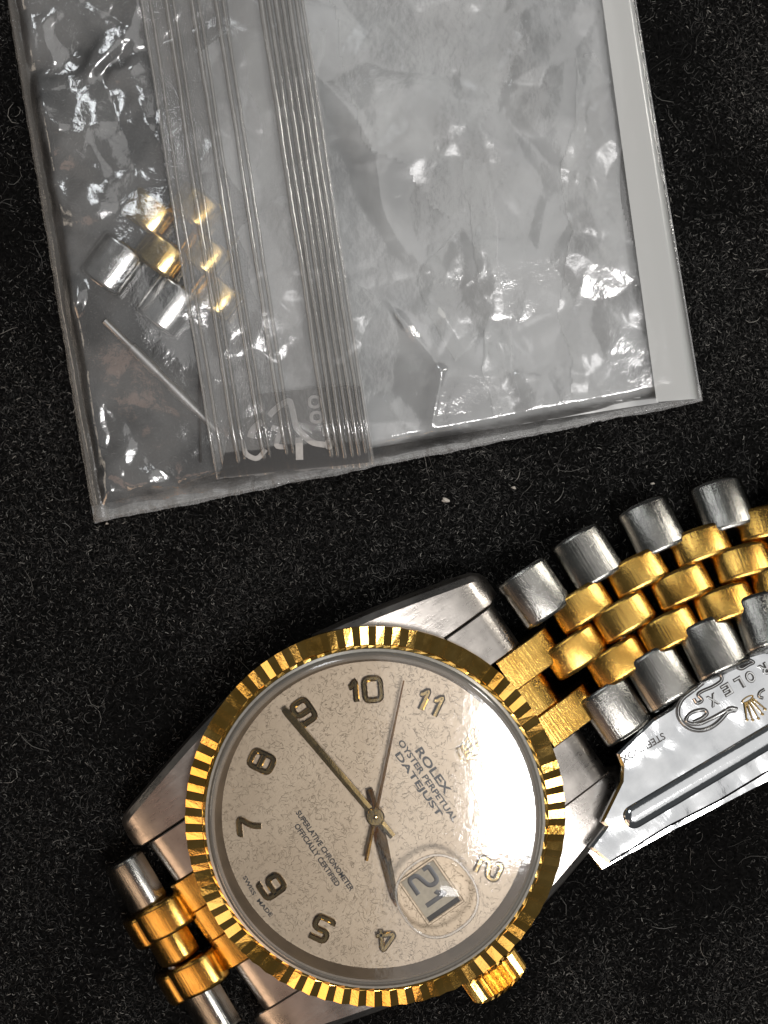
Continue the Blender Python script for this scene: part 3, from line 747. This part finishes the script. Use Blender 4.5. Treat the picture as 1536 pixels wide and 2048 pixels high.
# heat-sealed bottom hem with a ragged edge
def q_hem(u, v):
    a, b = P(190, 1046, .06), P(1405, 803, .06); c, d_ = P(184, 1012, .06), P(1399, 770, .06)
    p = (a*(1-u)+b*u)*(1-v)+(c*(1-u)+d_*u)*v
    rag = .018*nz(u*13, 3, 1, 31)+.010*nz(u*47, 8, 1, 34)+.010*nz(u*190, 5, 1, 32)*(.5+nz(u*9, 1, 1, 35))
    p.y += rag*(1-v)
    return p
grid_film('heat_seal_hem', lambda u, v, p: .075+.02*nz(u*40, v, 1, 33)+.03*v*(1-v), M['seal'], 400, 8, quadf=q_hem)
def q_lhem(u, v):
    a, b = P(188, 1045, .06), P(222, 1038, .06); c, d_ = P(-8, -140, .06), P(26, -140, .06)
    p = (a*(1-u)+b*u)*(1-v)+(c*(1-u)+d_*u)*v; p.x += (1-u)*.012*nz(v*60, 3, 1, 36); return p
M['side'] = sheet('side_fold_film', haze=.20, hazecol=(.5, .47, .42), ior=1.5, rough=.2, bump=.01, bscale=10, refl=1.2)
grid_film('side_fold', lambda u, v, p: .085+.05*math.sin(math.pi*u)*.6+.01*nz(p.x, p.y, 4, 37), M['side'], 8, 200, quadf=q_lhem)
# zip flap with moulded ribs
ZF = .40
def q_flap(u, v):
    a, b = P(430, 957, ZF), P(750, 928, ZF); c, d_ = P(258, -140, ZF), P(588, -140, ZF)
    p = (a*(1-u)+b*u)*(1-v)+(c*(1-u)+d_*u)*v
    if v < .2: p.y += (1-v/.2)*(.035*nz(u*7, 1, 1, 41)+.012*nz(u*30, 1, 1, 42))
    return p
def z_flap(u, v, p):
    lift = .12*math.exp(-(((v-.45)/.22)**2+((u-.1)/.4)**2))
    return ZF-.06+lift-.14*max(0, 1-v/.10)**2+.012*nz(p.x, p.y, 1.2, 43)
grid_film('zip_flap', z_flap, M['flap'], 40, 120, quadf=q_flap)
def rib(u0, r, h):
    V, F = [], []; nv, na = 60, 6; pu = None
    for j in range(nv+1):
        v = j/nv; uu = u0+.006*nz(u0*50, v*5, 1, 44)+.003*nz(u0*90, v*23, 1, 45)
        p = q_flap(uu, v); z = z_flap(uu, v, p)
        for k in range(na+1):
            t = math.pi*k/na; V.append(BI @ Vector((p.x+math.cos(t)*r, p.y, z+math.sin(t)*h)))
    m = na+1
    for j in range(nv):
        for k in range(na): F.append((j*m+k, j*m+k+1, (j+1)*m+k+1, (j+1)*m+k))
    me = bpy.data.meshes.new('zip_rib'); me.from_pydata([tuple(v) for v in V], [], F); fix_normals(me)
    link_me('zip_rib', me, M['rib'], bag, True)
for u0, r, h in ((.008, .020, .035), (.06, .020, .03), (.155, .030, .04), (.198, .020, .03), (.315, .028, .035), (.355, .018, .03), (.46, .026, .035), (.505, .020, .03),
                 (.735, .034, .05), (.778, .028, .05), (.822, .034, .06), (.866, .028, .055), (.908, .032, .05), (.950, .026, .045), (.985, .018, .03)):
    rib(u0, r, h)
# dark write-on panel with pale handwriting
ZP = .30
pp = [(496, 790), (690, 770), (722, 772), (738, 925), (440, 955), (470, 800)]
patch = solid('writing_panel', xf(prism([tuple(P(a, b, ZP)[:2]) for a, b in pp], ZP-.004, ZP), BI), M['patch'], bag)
def hw(pts, wd, closed=False):
    q = round_poly([tuple(P(400+a/3.84, 740+b/3.84, ZP)[:2]) for a, b in pts], .05, closed, 3)
    solid('handwriting', xf(stroke(q, wd, .004, ZP+.001, closed), BI), M['grey_ink'], patch)
hw([(385, 520), (410, 450), (480, 395)], .07); hw([(530, 350), (600, 280), (690, 225), (715, 330), (740, 450), (860, 560), (960, 575)], .06)
hw([(550, 440), (625, 455), (600, 520), (580, 590), (650, 590)], .05); hw([(760, 520), (765, 690)], .075); hw([(320, 540), (350, 650), (440, 690), (505, 610)], .05)
hw([(600, 480), (640, 500)], .05)
for a, b, c_, d_ in ((840, 205, 920, 285), (855, 325, 935, 400), (950, 425, 990, 500), (972, 535, 1012, 600)):
    hw([(a, b), (c_, b), (c_, d_), (a, d_)], .03, True)

# ================================================================== things inside the bag
M['spare_gold'] = metal('pale_spare_gold', (.88, .68, .33), .16, .05, (3, 60, 60), .0012, 60, (.70, .47, .16))
M['spare_steel'] = metal('bright_spare_steel', (.74, .73, .71), .16, .05, (3, 60, 60), .0012, 60)
barrel_mesh('spare_steel_link', .50, .52, .175, .10, M['spare_steel']); barrel_mesh('spare_gold_link', .34, .52, .175, .10, M['spare_gold'])
sec_c = P(330, 520, .16)
sec = empty('spare_bracelet_section', (sec_c.x, sec_c.y, .06))
tag(sec, 'short spare piece of steel and gold bracelet inside the clear bag beside the zip', 'watch links')
SI = Matrix.Translation((-sec_c.x, -sec_c.y, -.06))
steels = [P(226, 530, .12), P(336, 611, .12)]
pv = steels[1]-steels[0]; axd = Vector((-pv.y, pv.x, 0)).normalized()
if axd.y < 0: axd = -axd
for k in range(2):
    s0 = steels[k]
    put('spare_steel_link', s0, axd, pv, sec, SI)
    put('spare_gold_link', s0+axd*.64, axd, pv, sec, SI)
    for q in ((.37, .97) if k == 0 else (.37,)): put('spare_gold_link', s0+pv*.5+axd*q, axd, pv, sec, SI)
    a_ = s0+pv*.5-pv.normalized()*.17; pin(a_-axd*.1, a_+axd*1.05, sec, SI, .03)
# spring pin
M['pin_steel'] = metal('satin_pin_steel', (.86, .85, .83), .42, .05, (3, 60, 60), .0006, 60, (.78, .77, .75))
pc = P(305, 740, .16)
spin = empty('spare_link_pin', (pc.x, pc.y, .1)); tag(spin, 'thin stepped steel pin lying below the spare links inside the clear bag', 'pin')
PI_ = Matrix.Translation((-pc.x, -pc.y, -.1))
def pxy(t): return P(210+200*t, 642+200*t*.98, .12)
for t0, t1, r in ((0, .27, .036), (.27, .52, .056), (.52, .66, .044), (.66, .92, .058), (.92, 1.15, .044)):
    solid('pin_section', xf(tube(pxy(t0), pxy(t1), r, 12), PI_), M['pin_steel'], spin, auto=40)
# second fine pin, almost hidden by the flap
q0 = P(399, 830, .15)
fp = solid('fine_wire', xf(tube(P(398, 700, .15), P(401, 925, .13), .012, 8), Matrix.Translation(-q0)), M['dark'], None, auto=40); fp.location = q0
tag(fp, 'fine dark wire beside the left edge of the zip strip inside the bag', 'wire')

# ================================================================== lint on the felt
def fleck(px, py, sz, label):
    c = P(px, py, .05); V = []
    n = 9
    for i in range(n):
        a = 2*math.pi*i/n; r = sz*random.uniform(.5, 1.1); V.append((r*math.cos(a), r*math.sin(a)*.55, random.uniform(0, .012)))
    top = [(x*.6, y*.6, z+.012) for x, y, z in V]
    F = [(i, (i+1) % n, n+(i+1) % n, n+i) for i in range(n)]+[tuple(range(n, 2*n)), tuple(reversed(range(n)))]
    o = solid('lint_fleck', (V+top, F), M['lint'], None); o.location = c; tag(o, label, 'lint')
fleck(891, 1000, .055, 'pale lint fleck on the felt between the bag and the watch')
fleck(1306, 967, .028, 'tiny white lint dot on the felt above the steel bracelet links')
fleck(1028, 976, .03, 'small tan lint crumb on the felt below the bag hem')
fleck(214, 1047, .022, 'tiny pale crumb at the bottom left corner of the bag')
